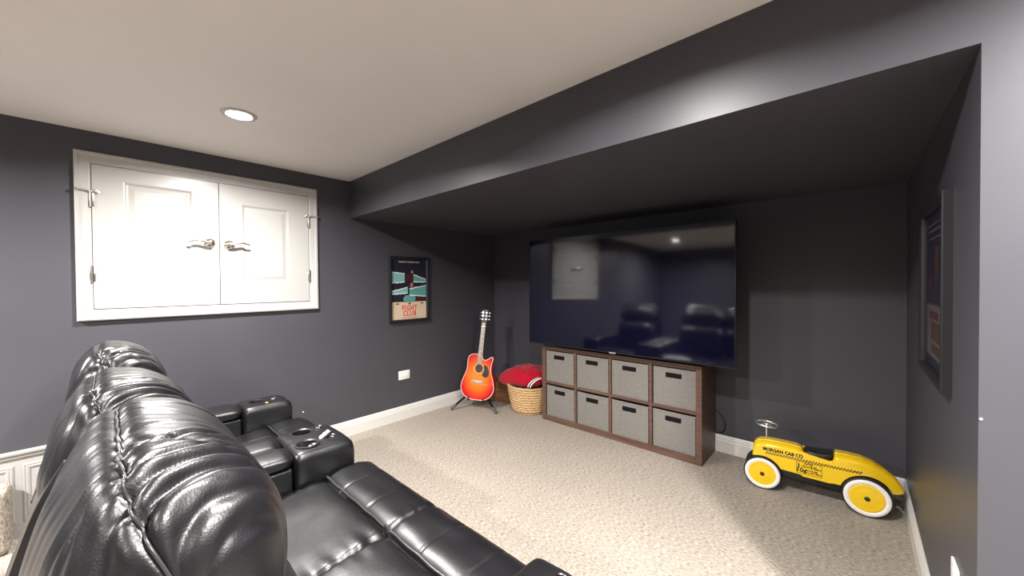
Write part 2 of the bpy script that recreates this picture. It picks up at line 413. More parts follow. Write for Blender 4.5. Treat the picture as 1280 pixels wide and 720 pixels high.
# ------------------------------------------------------------------ recessed ceiling lamps
lamp_names = ['glowing recessed ceiling lamp above the white cabinet doors', 'recessed ceiling lamp before the soffit, over the sofa seats',
              'recessed ceiling lamp beside the bright grey wall end', 'recessed ceiling lamp behind the sofa, on the cabinet wall side',
              'recessed ceiling lamp in the middle of the room behind the sofa', 'recessed ceiling lamp at the rear, on the open side of room']
for (lx, ly), lb, lf in zip(LAMPS, lamp_names, LAMP_LEVEL):
    t = tag(empty('recessed_lamp', (lx, ly, ZC)), lb, 'ceiling lamp', 'recessed lamps in the ceiling')
    obj('trim_ring', lathe(bmesh.new(), [(0.056, -0.004), (0.062, -0.009), (0.078, -0.007), (0.085, 0.0), (0.056, 0.0), (0.056, -0.004)], n=40), WHITE_DIM, t, 40)
    obj('lens', lathe(bmesh.new(), [(0, -0.0035), (0.057, -0.003), (0.057, -0.0005), (0, -0.0005)], n=40), LENS, t)
    ld = bpy.data.lights.new('lamp_light', 'AREA'); ld.shape = 'DISK'; ld.size = 0.11; ld.energy = LAMP_W * lf; ld.color = LAMP_COL; ld.spread = radians(162)
    lo = bpy.data.objects.new('lamp_light', ld); COL.objects.link(lo); lo.location = (0, 0, -0.012); lo.parent = t

# ------------------------------------------------------------------ sofa
sofa = tag(empty('reclining_sofa', (0, 0, 0)), 'black leather three-seat reclining theatre sofa with cup holder console', 'sofa')
ARM = [(-3.06, -2.82), (-0.685, -0.43)]; CON = (-2.225, -1.875)
SEATS = [(-2.815, -2.23), (-1.87, -1.285), (-1.28, -0.69)]
ARM_Z = 0.60

def rnd_noise(x, y=0.0, z=0.0): return noise.noise(Vector((x, y, z)))

def head_cushion(x0, x1, seed, dy=0.0, dz=0.0, back=0.05):
    """pillow-topped headrest: closed section in y-z swept along x, with seam gathers and creases"""
    rg = random.Random(seed)
    sec = [(0.02, 1.125), (0.085, 1.112), (0.145, 1.065), (0.185, 0.99), (0.195, 0.91), (0.18, 0.84), (0.13, 0.785), (0.05, 0.765), (-0.04, 0.775), (-0.10, 0.82), (-0.118, 0.90), (-0.105, 0.985), (-0.082, 1.05), (-0.038, 1.105)]
    L = spline([(p[0] + dy, p[1] + dz * (p[1] - 0.765) / 0.36, 0) for p in sec], 10, True); n = len(L)
    # arc length from the seam: + front, - back
    arc = [0.0]
    for i in range(1, n): arc.append(arc[-1] + (L[i] - L[i - 1]).length)
    tot = arc[-1] + (L[0] - L[-1]).length
    d = [(a if a < tot * 0.55 else a - tot) + back for a in arc]
    js = min(range(n), key=lambda q: abs(d[q]))
    cx, cy, cz = (x0 + x1) / 2, 0.045 + dy, 0.93
    hw = (x1 - x0) / 2; NX = 340 if x1 > -0.9 else 240
    cf = 0.55 if x0 < -2 else 0.8
    creases = [(0.50, 1, .16, .015 * cf, -.55, .007), (0.68, 1, .14, .013 * cf, -.55, .007), (0.78, 1, .17, .015 * cf, -.5, .008), (0.90, 1, .17, .012 * cf, -.5, .007), (1.03, 1, .19, .011 * cf, -.45, .009), (1.18, 1, .20, .010 * cf, -.45, .008), (0.20, 1, .10, .005 * cf, -.4, .009), (0.60, -1, .10, .009 * cf, .45, .008), (0.80, -1, .10, .008 * cf, .45, .009)]
    for k in range(3):   # gathers that run away from the seam, deepest towards the near end of each pillow
        u = rg.choice((rg.uniform(0.35, 0.95), rg.uniform(0.45, 0.9), rg.uniform(-0.9, 0.3)))
        side = 1 if rg.random() < 0.6 else -1
        creases.append((u, side, rg.uniform(0.06, 0.17), rg.uniform(0.004, 0.008) * (1.0 if u > 0.3 else 0.5), rg.uniform(-0.35, 0.35), rg.uniform(0.006, 0.011)))
    ph = rg.uniform(0, 50)
    bm = bmesh.new(); rows = []; seam = []
    for i in range(NX + 1):
        a = -1 + 2 * i / NX; u = math.copysign(1 - (1 - abs(a)) ** 1.6, a)
        s = max(0.0, 1 - abs(u) ** 4.6) ** (1 / 2.4)
        x = cx + hw * u
        if s < 1e-4:
            rows.append([bm.verts.new((x, cy, cz))]); continue
        row = []
        off = (0.008 if x1 > -0.9 else 0.0) * max(0.0, u) ** 2
        js = min(range(n), key=lambda q: abs(d[q] + off))
        for j in range(n):
            y = cy + (L[j].x - cy) * s; z = cz + (L[j].y - cz) * (0.55 * s + 0.45 * s ** 0.5)
            tg = L[(j + 1) % n] - L[j - 1]; nv = Vector((0, -tg.y, tg.x)).normalized()
            if nv.dot(Vector((0, L[j].x - cy, L[j].y - cz))) < 0: nv = -nv
            nv = (nv + Vector((u * abs(u) ** 3 * 1.5, 0, 0))).normalized()
            dj = d[j] + off; ad = abs(dj)
            q = 0.0
            q -= 0.007 * math.exp(-(dj / 0.009) ** 2)                                        # sewn seam
            q += 0.004 * math.exp(-((ad - 0.03) / 0.022) ** 2)
            g = rnd_noise(x * 30 + 2.5 * dj + ph, dj * 1.6, seed) + 0.5 * rnd_noise(x * 75 + 3 * dj + ph, dj * 2.5, 3.1 + seed)
            q += 0.0030 * g * (0.45 + math.exp(-ad / 0.10)) * min(1, 0.25 + ad / 0.02)                                  # gathers
            q += 0.010 * rnd_noise(x * 5 + ph, dj * 5.0, 7.7) * min(1, ad / 0.05)             # soft unevenness
            for (cu, sd, ln_, dp, sl, wd) in creases:
                if dj * sd > -0.004 and ad < ln_ * 1.6:
                    e = (x - (cx + hw * cu) - sl * ad - 0.01 * rnd_noise(dj * 18, cu * 9))
                    fall = max(0.0, 1 - ad / (ln_ * 1.5)) ** 0.8
                    q -= dp * fall * math.exp(-(e / wd) ** 2)
                    q += dp * 0.6 * fall * math.exp(-((e - 2.2 * wd) / (wd * 1.5)) ** 2)
                    q += dp * 0.4 * fall * math.exp(-((e + 2.2 * wd) / (wd * 1.5)) ** 2)
            if dj > 0.0:
                for su in (-0.42, 0.36):
                    q -= 0.0028 * math.exp(-((u - su) * hw / 0.0035) ** 2)                      # top-stitched channels
            p = Vector((x, y, z)) + nv * q * min(1.0, s * 1.3)
            row.append(bm.verts.new(p))
            if j == js and s > 0.15: seam.append(p + nv * 0.0035)
        rows.append(row)
    for A, B in zip(rows, rows[1:]):
        for k in range(n):
            a = list(dict.fromkeys([A[k % len(A)], A[(k + 1) % n % len(A)], B[(k + 1) % n % len(B)], B[k % len(B)]]))
            if len(a) > 2: bm.faces.new(a)
    o = obj('head_cushion', bm, LEATHER, sofa, 180)
    seam = [sum(seam[max(0, i - 3):i + 4], Vector()) / len(seam[max(0, i - 3):i + 4]) for i in range(len(seam))]
    seam = [p + Vector((0, 0.002 * rnd_noise(p.x * 30, seed), 0)) for p in seam]
    obj('seam_piping', tube(bmesh.new(), seam, 0.0021, 8), PIPING, o, 60)

for k, (a, b) in enumerate(SEATS):
    head_cushion(a - 0.005, b + (0.005, 0.005, 0.065)[k], 11 + 7 * k, (0.0, 0.0, 0.026)[k], (-0.008, 0.0, 0.012)[k], (0.05, 0.05, 0.036)[k])
    # lower back cushion
    def dl(q, w_, nn, k=k, a=a, b=b):
        return nn * (0.006 * rnd_noise(w_.x * 9 + k, w_.y * 6, w_.z * 9) - (0.004 * math.exp(-((q.x - 0.36) * 0.29 / 0.005) ** 2) + 0.004 * math.exp(-((q.x + 0.42) * 0.29 / 0.005) ** 2) if q.y > 0 else 0))
    obj('lumbar_cushion', puff(a + 0.005, b - 0.005, -0.08, 0.275, 0.40, 0.85, 3.2, (40, 16, 30), dl, nx=7), LEATHER, sofa, 180)
    # outer back shell with piped lower edge
    sy = (0, 0, 0.024)[k]
    prof = spline([(-0.070 + sy, 0.985, 0), (-0.110 + sy, 0.90, 0), (-0.145 + sy, 0.78, 0), (-0.178 + sy, 0.66, 0), (-0.192 + sy, 0.585, 0)], 5)
    bm = bmesh.new(); R = []
    for xx in (a + 0.012, a + 0.022, b - 0.022, b - 0.012):
        ins = 0.012 if xx in (a + 0.012, b - 0.012) else 0.0
        R.append([bm.verts.new((xx, p.x + ins, p.y)) for p in prof] + [bm.verts.new((xx, p.x + 0.05 - ins * 0.3, p.y)) for p in prof[::-1]])
    m_ = len(R[0])
    for A, B in zip(R, R[1:]):
        for j in range(m_): bm.faces.new((A[j], A[(j + 1) % m_], B[(j + 1) % m_], B[j]))
    bm.faces.new(R[0]); bm.faces.new(R[-1])
    sh = obj('back_panel', bm, LEATHER, sofa, 40)
    obj('edge_piping', tube(bmesh.new(), [(a + 0.015, -0.193 + sy, 0.582), (b - 0.015, -0.193 + sy, 0.582)], 0.007, 10), PIPING, sh, 60)
    obj('lower_back_panel', nbox(a + 0.02, b - 0.02, -0.165, -0.10, 0.10, 0.60, 0.012, 3), LEATHER, sofa, 40)
    # seat cushion
    def ds(q, w_, nn, k=k, a=a, b=b):
        v = 0.006 * rnd_noise(w_.x * 5 + 3 * k, w_.y * 5, 1.0)
        if q.z > 0:
            for sgn in (-1, 1):       # gathers along the side seams
                e = 1 - sgn * q.x
                v += (0.011 if (k, sgn) == (1, 1) else 0.006) * math.exp(-e / 0.16) * rnd_noise(w_.y * 26 + 9 * k, w_.x * 6, sgn)
            if k == 0:
                for su in (-0.34, 0.34): v -= 0.006 * math.exp(-((q.x - su) * 0.29 / 0.012) ** 2)
        return nn * v + Vector((0, 0, -0.034 * (1 - q.y) if q.z > 0 else 0))
    obj('seat_cushion', puff(a - 0.002, b + 0.002, 0.12, 0.715, 0.25, 0.470, 6.0, (56, 48, 10), ds, nx=26), LEATHER, sofa, 180)
    # padded front roll over the closed footrest
    def df(q, w_, nn, k=k, a=a, b=b):
        v = 0.003 * rnd_noise(w_.x * 8 + 5 * k, w_.y * 10, w_.z * 10)
        for su in (-0.36, 0.36): v -= 0.0045 * math.exp(-((q.x - su) * 0.29 / 0.0045) ** 2)
        for sgn in (-1, 1): v += 0.004 * math.exp(-(1 - sgn * q.x) / 0.12) * rnd_noise(w_.y * 45 + k, w_.z * 20, sgn)
        return nn * v
    fr = obj('footrest', puff(a - 0.003, b + 0.003, 0.675, 0.945, 0.24, 0.480, 3.2, (64, 26, 20), df, nx=26), LEATHER, sofa, 180)
    obj('footrest_panel', puff(a + 0.008, b - 0.008, 0.79, 0.915, 0.07, 0.30, 6, (20, 8, 12)), LEATHER, fr, 180)
    pp = [Vector((a + 0.02 + (b - a - 0.04) * i / 24, 0.699 + 0.0015 * sin(i), 0.466)) for i in range(25)]
    obj('edge_piping', tube(bmesh.new(), pp, 0.0055, 8), PIPING, fr, 60)

def arm(name, x0, x1, cups, lid_lip):
    t = empty(name, (0, 0, 0)); t.parent = sofa
    # side body
    bm = nbox(x0 + 0.006, x1 - 0.006, -0.10, 0.565, 0.045, ARM_Z - 0.058, 0.010, 3)
    obj('side_panel', bm, LEATHER, t, 40)
    xm = (x0 + x1) / 2
    def dlid(q, w_, nn):
        v = 0.003 * rnd_noise(w_.x * 12, w_.y * 9, 2.0)
        if q.z > 0:
            hwid = (x1 - x0) / 2
            if len(cups) > 1:
                v -= 0.010 * math.exp(-((w_.x - xm) / 0.007) ** 2)
                v += 0.016 * (1 - (2 * (abs(w_.x - xm) / hwid) - 1) ** 2)
            else: v += 0.016 * (1 - ((w_.x - xm) / hwid) ** 2)
        return nn * v
    obj('lid', puff(x0 + 0.004, x1 - 0.004, -0.08, 0.562, ARM_Z - 0.052, ARM_Z - 0.004, 7, (36, 40, 8), dlid, nx=24), LEATHER, t, 180)
    # front block with the cup holders
    def dblk(q, w_, nn):
        v = 0.002 * rnd_noise(w_.x * 14, w_.y * 12, w_.z * 8)
        t_ = max(0.0, q.z) ** 4
        return nn * v + Vector((0, 0, t_ * (0.010 * (1 - q.x * q.x) - 0.010 * max(0, q.y) ** 3 + (-0.012 * math.exp(-((w_.x - xm) / 0.012) ** 2) * max(0, -q.y) ** 6 if len(cups) > 1 else 0))))
    bm = puff(x0, x1, 0.570, 0.854, 0.05, ARM_Z - 0.003, 11, (34, 34, 24), dblk, nx=16)
    blk = obj('front_block', bm, LEATHER, t, None)
    for (cx, cy, cr) in cups:
        cut(blk, lathe(bmesh.new(), [(0, -0.075), (cr, -0.075), (cr, 0.05), (0, 0.05)], (cx, cy, ARM_Z), 40))
    me = blk.data
    for p in me.polygons: p.use_smooth = True
    bmx = bmesh.new(); bmx.from_mesh(me)
    for e in bmx.edges: e.smooth = not (len(e.link_faces) == 2 and e.calc_face_angle(0) > radians(35))
    bmx.to_mesh(me); bmx.free()
    for (cx, cy, cr) in cups:
        obj('cup_holder', lathe(bmesh.new(), [(0, -0.068), (cr - 0.006, -0.068), (cr - 0.003, -0.005), (cr - 0.003, 0.004), (cr + 0.004, 0.0085), (cr + 0.009, 0.0075), (cr + 0.010, 0.0035), (cr - 0.0005, 0.003), (cr - 0.0005, -0.072), (0, -0.072)], (cx, cy, ARM_Z), 40),
            None, t, 40, mats=[BLACK])
    return t
def button(t, x, y, mt=CHROME):
    b = obj('control_button', lathe(bmesh.new(), [(0, 0.007), (0.008, 0.0065), (0.009, 0.004), (0.012, 0.004), (0.0145, 0.006), (0.017, 0.004), (0.018, 0.0), (0, 0.0)], (x, y, ARM_Z + 0.0035), 24), mt, t, 40)
    b['label'] = 'chrome control button'
a1 = arm('armrest', *ARM[0], [(-2.93, 0.668, 0.043)], True)
button(a1, -2.925, 0.765)
obj('indicator_light', lathe(bmesh.new(), [(0, 0.004), (0.007, 0.003), (0.008, 0.0), (0, 0)], (-2.862, 0.71, ARM_Z + 0.003), 14), AMBER, a1, 40)['label'] = 'small amber indicator light'
c1 = arm('console', *CON, [(-2.135, 0.685, 0.046), (-1.965, 0.655, 0.046)], True)
button(c1, -2.15, 0.775); button(c1, -1.975, 0.775)
a2 = arm('armrest', *ARM[1], [(-0.557, 0.655, 0.043)], True)
button(a2, -0.565, 0.795)
obj('base_frame', nbox(-2.98, -0.50, -0.09, 0.80, 0.03, 0.26, 0.01), DARK, sofa)
for x in (-2.95, -2.05, -1.28, -0.54):
    for y in (-0.04, 0.75): obj('foot', lathe(bmesh.new(), [(0, 0), (0.022, 0), (0.026, 0.035), (0, 0.035)], (x, y, 0), 14), BLACK, sofa, 40)

# remote control standing in the console cup holder
p0 = Vector((-1.985, 0.645, 0.553)); p1 = Vector((-1.988, 0.773, 0.628))
ax = (p1 - p0).normalized(); sd = ax.cross(Vector((0, 0, 1))).normalized(); up = sd.cross(ax)
RM = Matrix(((sd.x, ax.x, up.x, p0.x), (sd.y, ax.y, up.y, p0.y), (sd.z, ax.z, up.z, p0.z), (0, 0, 0, 1)))
rem = tag(empty('remote_control'), 'slim black remote control propped in the console cup holder', 'remote control'); rem.matrix_world = RM
obj('case', nbox(-0.019, 0.019, 0, 0.15, -0.008, 0.008, 0.005, 3), BLACK, rem, 40)
obj('face_plate', nbox(-0.016, 0.016, 0.006, 0.144, 0.0078, 0.009, 0.0005, 1), GREYP, rem)
for i in range(6):
    for j in (-1, 0, 1):
        obj('button', lathe(bmesh.new(), [(0, 0.0028), (0.0032, 0.0024), (0.0036, 0), (0, 0)], (j * 0.0095, 0.03 + i * 0.018, 0.0088), 10), PLATE if i > 2 else BLACK, rem, 40)

# ------------------------------------------------------------------ television
tvw, tvh = 1.825, 1.026; TVX, TVY, TVZ = -1.512, 2.90, 1.294
tv = tag(empty('television', (TVX, TVY, TVZ)), 'large flat black television on a wall arm above the cube shelf', 'television')
tv.rotation_euler = (radians(-0.85), 0, 0)
obj('housing', nbox(-tvw / 2, tvw / 2, 0.004, 0.030, -tvh / 2, tvh / 2, 0.004), BLACK, tv, 40)
obj('rear_cover', nbox(-tvw * 0.36, tvw * 0.36, 0.030, 0.062, -tvh * 0.42, tvh * 0.1, 0.012, 3), BLACK, tv, 40)
obj('screen', nbox(-tvw / 2 + 0.007, tvw / 2 - 0.007, 0.0005, 0.004, -tvh / 2 + 0.012, tvh / 2 - 0.007), SCREEN, tv)
bm = bmesh.new()
for (a, b, c, d) in ((-tvw / 2, tvw / 2, tvh / 2 - 0.0055, tvh / 2), (-tvw / 2, tvw / 2, -tvh / 2, -tvh / 2 + 0.011), (-tvw / 2, -tvw / 2 + 0.0055, -tvh / 2 + 0.011, tvh / 2 - 0.0055), (tvw / 2 - 0.0055, tvw / 2, -tvh / 2 + 0.011, tvh / 2 - 0.0055)):
    box(bm, a, b, -0.0025, 0.012, c, d)
obj('bezel', bm, BEZEL, tv)
obj('logo_bar', nbox(-0.03, 0.03, -0.004, -0.002, -tvh / 2 - 0.004, -tvh / 2 + 0.008, 0.0008, 1), GREYP, tv)
wm = obj('wall_mount', nbox(-0.30, 0.30, 0.062, 0.080, -0.25, 0.1, 0.004), BLACK, tv, 40)
bm = bmesh.new(); box(bm, -0.16, 0.16, YB - TVY - 0.022, YB - TVY - 0.006, -0.14, 0.08); box(bm, -0.03, 0.03, 0.078, YB - TVY - 0.02, -0.06, 0.0)
obj('mount_arm', bm, BLACK, wm)

# ------------------------------------------------------------------ cube shelf with fabric bins
CX0, CX1, CY0, CY1, CZ = -2.337, -0.838, 2.985, 3.345, 0.748
sh = tag(empty('cube_shelf', ((CX0 + CX1) / 2, (CY0 + CY1) / 2, 0)), 'dark walnut cube shelf with eight openings under the television', 'shelf')
ox, oy = sh.location.x, sh.location.y
def sp(name, x0, x1, z0, z1, y0=CY0, y1=CY1):
    obj(name, nbox(x0 - ox, x1 - ox, y0 - oy, y1 - oy, z0, z1, 0.0015, 1), WALNUT, sh)
sp('side_panel', CX0, CX0 + 0.042, 0, CZ); sp('side_panel', CX1 - 0.042, CX1, 0, CZ)
sp('top_panel', CX0 + 0.042, CX1 - 0.042, CZ - 0.035, CZ); sp('bottom_panel', CX0 + 0.042, CX1 - 0.042, 0, 0.052)
IN0, IN1 = CX0 + 0.042, CX1 - 0.042; DV = 0.024; cw = (IN1 - IN0 - 3 * DV) / 4; zm = 0.386
sp('middle_shelf', IN0, IN1, zm - 0.012, zm + 0.012, CY0 + 0.002)
for k in range(3):
    xx = IN0 + (k + 1) * cw + k * DV
    sp('divider', xx, xx + DV, zm + 0.012, CZ - 0.035, CY0 + 0.002); sp('divider', xx, xx + DV, 0.052, zm - 0.012, CY0 + 0.002)
col_words = ['end column nearest the wicker basket', 'second column from the wicker basket', 'second column from the yellow car', 'end column nearest the yellow car']
proto_bin = None
rb = random.Random(4)
def bin_mesh():
    bm = bmesh.new(); W, D, Hh = cw / 2 - 0.007, 0.165, 0.302
    def ring(i, z, bul=0.0, n=7):
        r = []
        for s in range(4):
            for t in range(n):
                u = -1 + 2 * t / n; bb = bul * (1 - u * u)
                p = ((u * (W - i), -(D - i) - bb), ((W - i) + bb * 0.2, u * (D - i)), (-u * (W - i), (D - i) + bb), (-(W - i) - bb * 0.2, -u * (D - i)))[s]
                r.append(bm.verts.new((*p, z)))
        return r
    R = [ring(0, 0.0), ring(0, 0.004, 0.001)] + [ring(0, Hh * q / 8, 0.007 * sin(pi * q / 8)) for q in range(1, 8)] + [ring(0, Hh, 0.003), ring(0.005, Hh, 0.003), ring(0.005, 0.02, 0.002)]
    n = len(R[0])
    for A, B in zip(R, R[1:]):
        for k in range(n): bm.faces.new((A[k], A[(k + 1) % n], B[(k + 1) % n], B[k]))
    bm.faces.new(R[0][::-1]); bm.faces.new(R[-1]); return bm
for row in (1, 0):
    for k in range(4):
        x = IN0 + k * (cw + DV) + cw / 2; z = 0.053 if row == 0 else zm + 0.0125
        lab = 'grey fabric bin in the %s row, %s' % ('upper' if row else 'lower', col_words[k])
        loc = (x + rb.uniform(-0.003, 0.003), CY0 + 0.178 + rb.uniform(-0.004, 0.006), z)
        if proto_bin is None:
            t = empty('storage_bin', loc)
            obj('bin_body', bin_mesh(), TWEED, t, 40)
            bm = bmesh.new(); box(bm, -0.060, 0.060, -0.1775, -0.168, 0.230, 0.267, 0.004, 3)
            obj('handle', bm, DARK, t, 40)['label'] = 'black slot handle'
            proto_bin = t
        else:
            t = proto_bin.copy(); COL.objects.link(t); t.location = loc
            for ch in list(proto_bin.children):
                c = ch.copy(); COL.objects.link(c); c.parent = t
        tag(t, lab, 'storage bin', 'grey fabric bins in the cube shelf')

# power cord looping out behind the shelf
pts = spline([(x, 3.3565, z) for x, z in ((-0.86, 0.34), (-0.80, 0.30), (-0.772, 0.24), (-0.775, 0.185), (-0.80, 0.158), (-0.86, 0.15), (-1.0, 0.16))], 6)
tag(obj('power_cord', tube(bmesh.new(), pts, 0.004, 8), BLACK, None, 60), 'black power cord looping out from behind the cube shelf', 'cord')

# ------------------------------------------------------------------ framed posters
def poster_frame(name, label, w_, h_, M):
    t = tag(empty(name), label, 'framed poster'); t.matrix_world = M        # local x right, y up, z out of the wall
    bm = bmesh.new(); rings = []
    for i, hh in ((0, 0.0), (0, 0.022), (0.003, 0.026), (0.020, 0.026), (0.026, 0.020), (0.030, 0.012), (0.030, 0.004)):
        rings.append([bm.verts.new((sx * (w_ / 2 - i), sy * (h_ / 2 - i), hh)) for sx, sy in ((-1, -1), (1, -1), (1, 1), (-1, 1))])
    for A, B in zip(rings, rings[1:]):
        for k in range(4): bm.faces.new((A[k], A[(k + 1) % 4], B[(k + 1) % 4], B[k]))
    obj('frame', bm, BLACK, t, None)
    obj('backing', nbox(-w_ / 2 + 0.004, w_ / 2 - 0.004, -h_ / 2 + 0.004, h_ / 2 - 0.004, 0.0005, 0.004), DARK, t)
    return t
def flat(name, pts, z, mt, t):
    bm = bmesh.new(); prism(bm, pts, z, z + 0.0004); return obj(name, bm, mt, t)
def rect(a, b, c, d): return [(a, c), (b, c), (b, d), (a, d)]
PNAVY = mat('poster_navy', (0.012, 0.012, 0.026), 0.5); PTEAL = mat('poster_teal', (0.10, 0.33, 0.31), 0.5); PCREAM = mat('poster_cream', (0.66, 0.52, 0.37), 0.5)
PRED = mat('poster_red', (0.62, 0.03, 0.025), 0.5); PWHITE = mat('poster_white', (0.72, 0.76, 0.74), 0.5); PTAN = mat('poster_tan', (0.40, 0.18, 0.10), 0.5)
PTEAL2 = mat('poster_pale_teal', (0.20, 0.47, 0.46), 0.5); PMAROON = mat('poster_maroon', (0.06, 0.012, 0.016), 0.5); PRUST = mat('poster_rust', (0.05, 0.024, 0.018), 0.5); PDGREY = mat('poster_grey', (0.07, 0.065, 0.07), 0.5)
PW, PH = 0.462, 0.668
p1_ = poster_frame('framed_poster', 'black framed poster, torn teal strips over a cream band with red letters', PW, PH,
                   Matrix(((0, 0, 1, XL), (1, 0, 0, 2.128), (0, 1, 0, 1.322), (0, 0, 0, 1))))
hw, hh = PW / 2 - 0.030, PH / 2 - 0.030
sheet = flat('sheet', rect(-hw, hw, -hh, hh), 0.0045, PNAVY, p1_)
yb = -hh + 0.178
flat('cream_band', rect(-hw, hw, -hh, yb), 0.005, PCREAM, sheet)
rp = random.Random(8)
def torn(x0, x1, yl0, yl1, yr0, yr1, z, mt, edge=0.014):
    N = 16; lo = []; hi = []
    for i in range(N + 1):
        t = i / N; x = x0 + (x1 - x0) * t
        lo.append((x, yl0 + (yr0 - yl0) * t + rp.uniform(-.004, .004))); hi.append((x, yl1 + (yr1 - yl1) * t + rp.uniform(-.004, .004)))
    flat('torn_edge', [(x, y - edge * rp.uniform(.5, 1)) for x, y in lo] + [(x, y + edge * rp.uniform(.5, 1)) for x, y in hi[::-1]], z, PWHITE, sheet)
    flat('torn_strip', lo + hi[::-1], z + 0.0004, mt, sheet)
torn(-hw, -0.055, 0.075, 0.175, 0.085, 0.155, 0.0052, PTEAL2)
torn(0.05, hw, 0.085, 0.150, 0.085, 0.100, 0.0052, PTEAL)
torn(-hw, -0.02, -0.04, -0.02, -0.03, 0.015, 0.0054, PTEAL2)
torn(0.0, hw, -0.055, 0.0, -0.07, 0.035, 0.0054, PTEAL)
flat('tan_shape', [(0.02, 0.165), (0.05, 0.17), (0.045, 0.20), (0.02, 0.195)], 0.0062, PTAN, sheet)
flat('tan_shape', [(0.005, 0.03), (0.04, 0.02), (0.045, 0.07), (0.015, 0.07)], 0.0062, PTAN, sheet)
flat('maroon_shape', [(-0.05, 0.085), (0.05, 0.085), (0.05, 0.15), (-0.05, 0.155)], 0.0050, PMAROON, sheet)
flat('maroon_shape', rect(0.07, hw, -0.12, -0.075), 0.0050, PMAROON, sheet)
flat('pale_shape', [(-0.06, -0.13), (0.06, -0.13), (0.075, -0.085), (0.04, -0.055), (-0.045, -0.06), (-0.075, -0.09)], 0.0050, PTEAL, sheet)
obj('lettering', text_bm('FIGHT', 0.072, Matrix.Translation((0.0, yb - 0.066, 0.0056)), xs=0.76, bold=0.0022, space=1.22), PRED, sheet)
obj('lettering', text_bm('CLUB', 0.072, Matrix.Translation((0.0, yb - 0.122, 0.0056)), xs=0.76, bold=0.0022, space=1.22), PRED, sheet)
obj('lettering', text_bm('MISCHIEF. MAYHEM. SOAP.', 0.0205, Matrix.Translation((0, hh - 0.022, 0.0056))), PWHITE, sheet)
for x in (-0.14, 0.0, 0.15): flat('small_mark', rect(x - 0.016, x + 0.016, yb - 0.025, yb - 0.012), 0.0056, PDGREY, sheet)
flat('credit_line', rect(-0.09, 0.09, -hh + 0.012, -hh + 0.018), 0.0056, PTAN, sheet)
flat('edge_line', rect(-hw + 0.004, hw - 0.004, hh - 0.006, hh - 0.003), 0.0056, PDGREY, sheet)

p2 = poster_frame('framed_poster', 'black framed dark poster with rust toned blocks on alcove side wall', 0.60, 0.68,
                  Matrix(((0, 0, -1, XR), (-1, 0, 0, 2.178), (0, 1, 0, 1.337), (0, 0, 0, 1))))
hw, hh = 0.27, 0.31
sheet = flat('sheet', rect(-hw, hw, -hh, hh), 0.0045, PNAVY, p2)
flat('lower_panel', rect(-hw + .03, hw - .03, -hh + .04, -0.06), 0.005, PDGREY, sheet)
for (a, b, c, d, mt) in ((-0.2, 0.2, 0.262, 0.268, PDGREY), (-0.2, 0.2, 0.235, 0.245, PDGREY), (-0.2, 0.18, 0.205, 0.212, PDGREY), (-0.03, 0.05, 0.08, 0.17, PRUST), (-0.01, 0.03, 0.03, 0.075, PRUST), (-0.2, 0.2, -0.058, -0.052, PRUST),
                         (-0.12, 0.12, -0.20, -0.125, PRUST), (-0.16, 0.06, -0.115, -0.085, PMAROON), (-0.10, 0.14, -0.25, -0.215, PRUST), (-0.19, -0.13, 0.0, 0.05, PMAROON)):
    flat('print_block', rect(a, b, c, d), 0.0056, mt, sheet)

# ------------------------------------------------------------------ outlets, nail, nail hole
o1 = tag(empty('wall_outlet', (XL, 2.057, 0.449)), 'white outlet plate low on the cabinet wall near the guitar', 'outlet')
obj('cover_plate', nbox(0, 0.006, -0.064, 0.064, -0.045, 0.045, 0.003), PLATE, o1, 40)
for s in (-1, 1): obj('receptacle', nbox(0.006, 0.0075, s * 0.024 - 0.017, s * 0.024 + 0.017, -0.016, 0.016, 0.0007, 1), PLATE, o1)
o2 = tag(empty('wall_outlet', (XR, 1.775, 0.435)), 'white outlet plate on the alcove side wall near its corner', 'outlet')
obj('cover_plate', nbox(-0.008, 0, -0.045, 0.045, -0.062, 0.062, 0.003), PLATE, o2, 40)
for s in (-1, 1): obj('receptacle', nbox(-0.0095, -0.008, -0.016, 0.016, s * 0.024 - 0.017, s * 0.024 + 0.017, 0.0007, 1), PLATE, o2)
tag(obj('wall_nail', lathe(bmesh.new(), [(0, 0), (0.003, 0), (0.003, 0.002), (0, 0.0025)], n=10, M=Matrix.Translation((0.239, YS, 1.02)) @ Matrix.Rotation(pi / 2, 4, 'X')), PLATE), 'tiny white nail head on the alcove corner', 'nail')
tag(obj('wall_nail', lathe(bmesh.new(), [(0, 0), (0.0055, 0), (0.0055, 0.003), (0, 0.004)], n=10, M=Matrix.Translation((XL, 1.105, 0.315)) @ Matrix.Rotation(pi / 2, 4, 'Y')), PLATE), 'tiny white nail head on cabinet wall beside the sofa arm', 'nail')

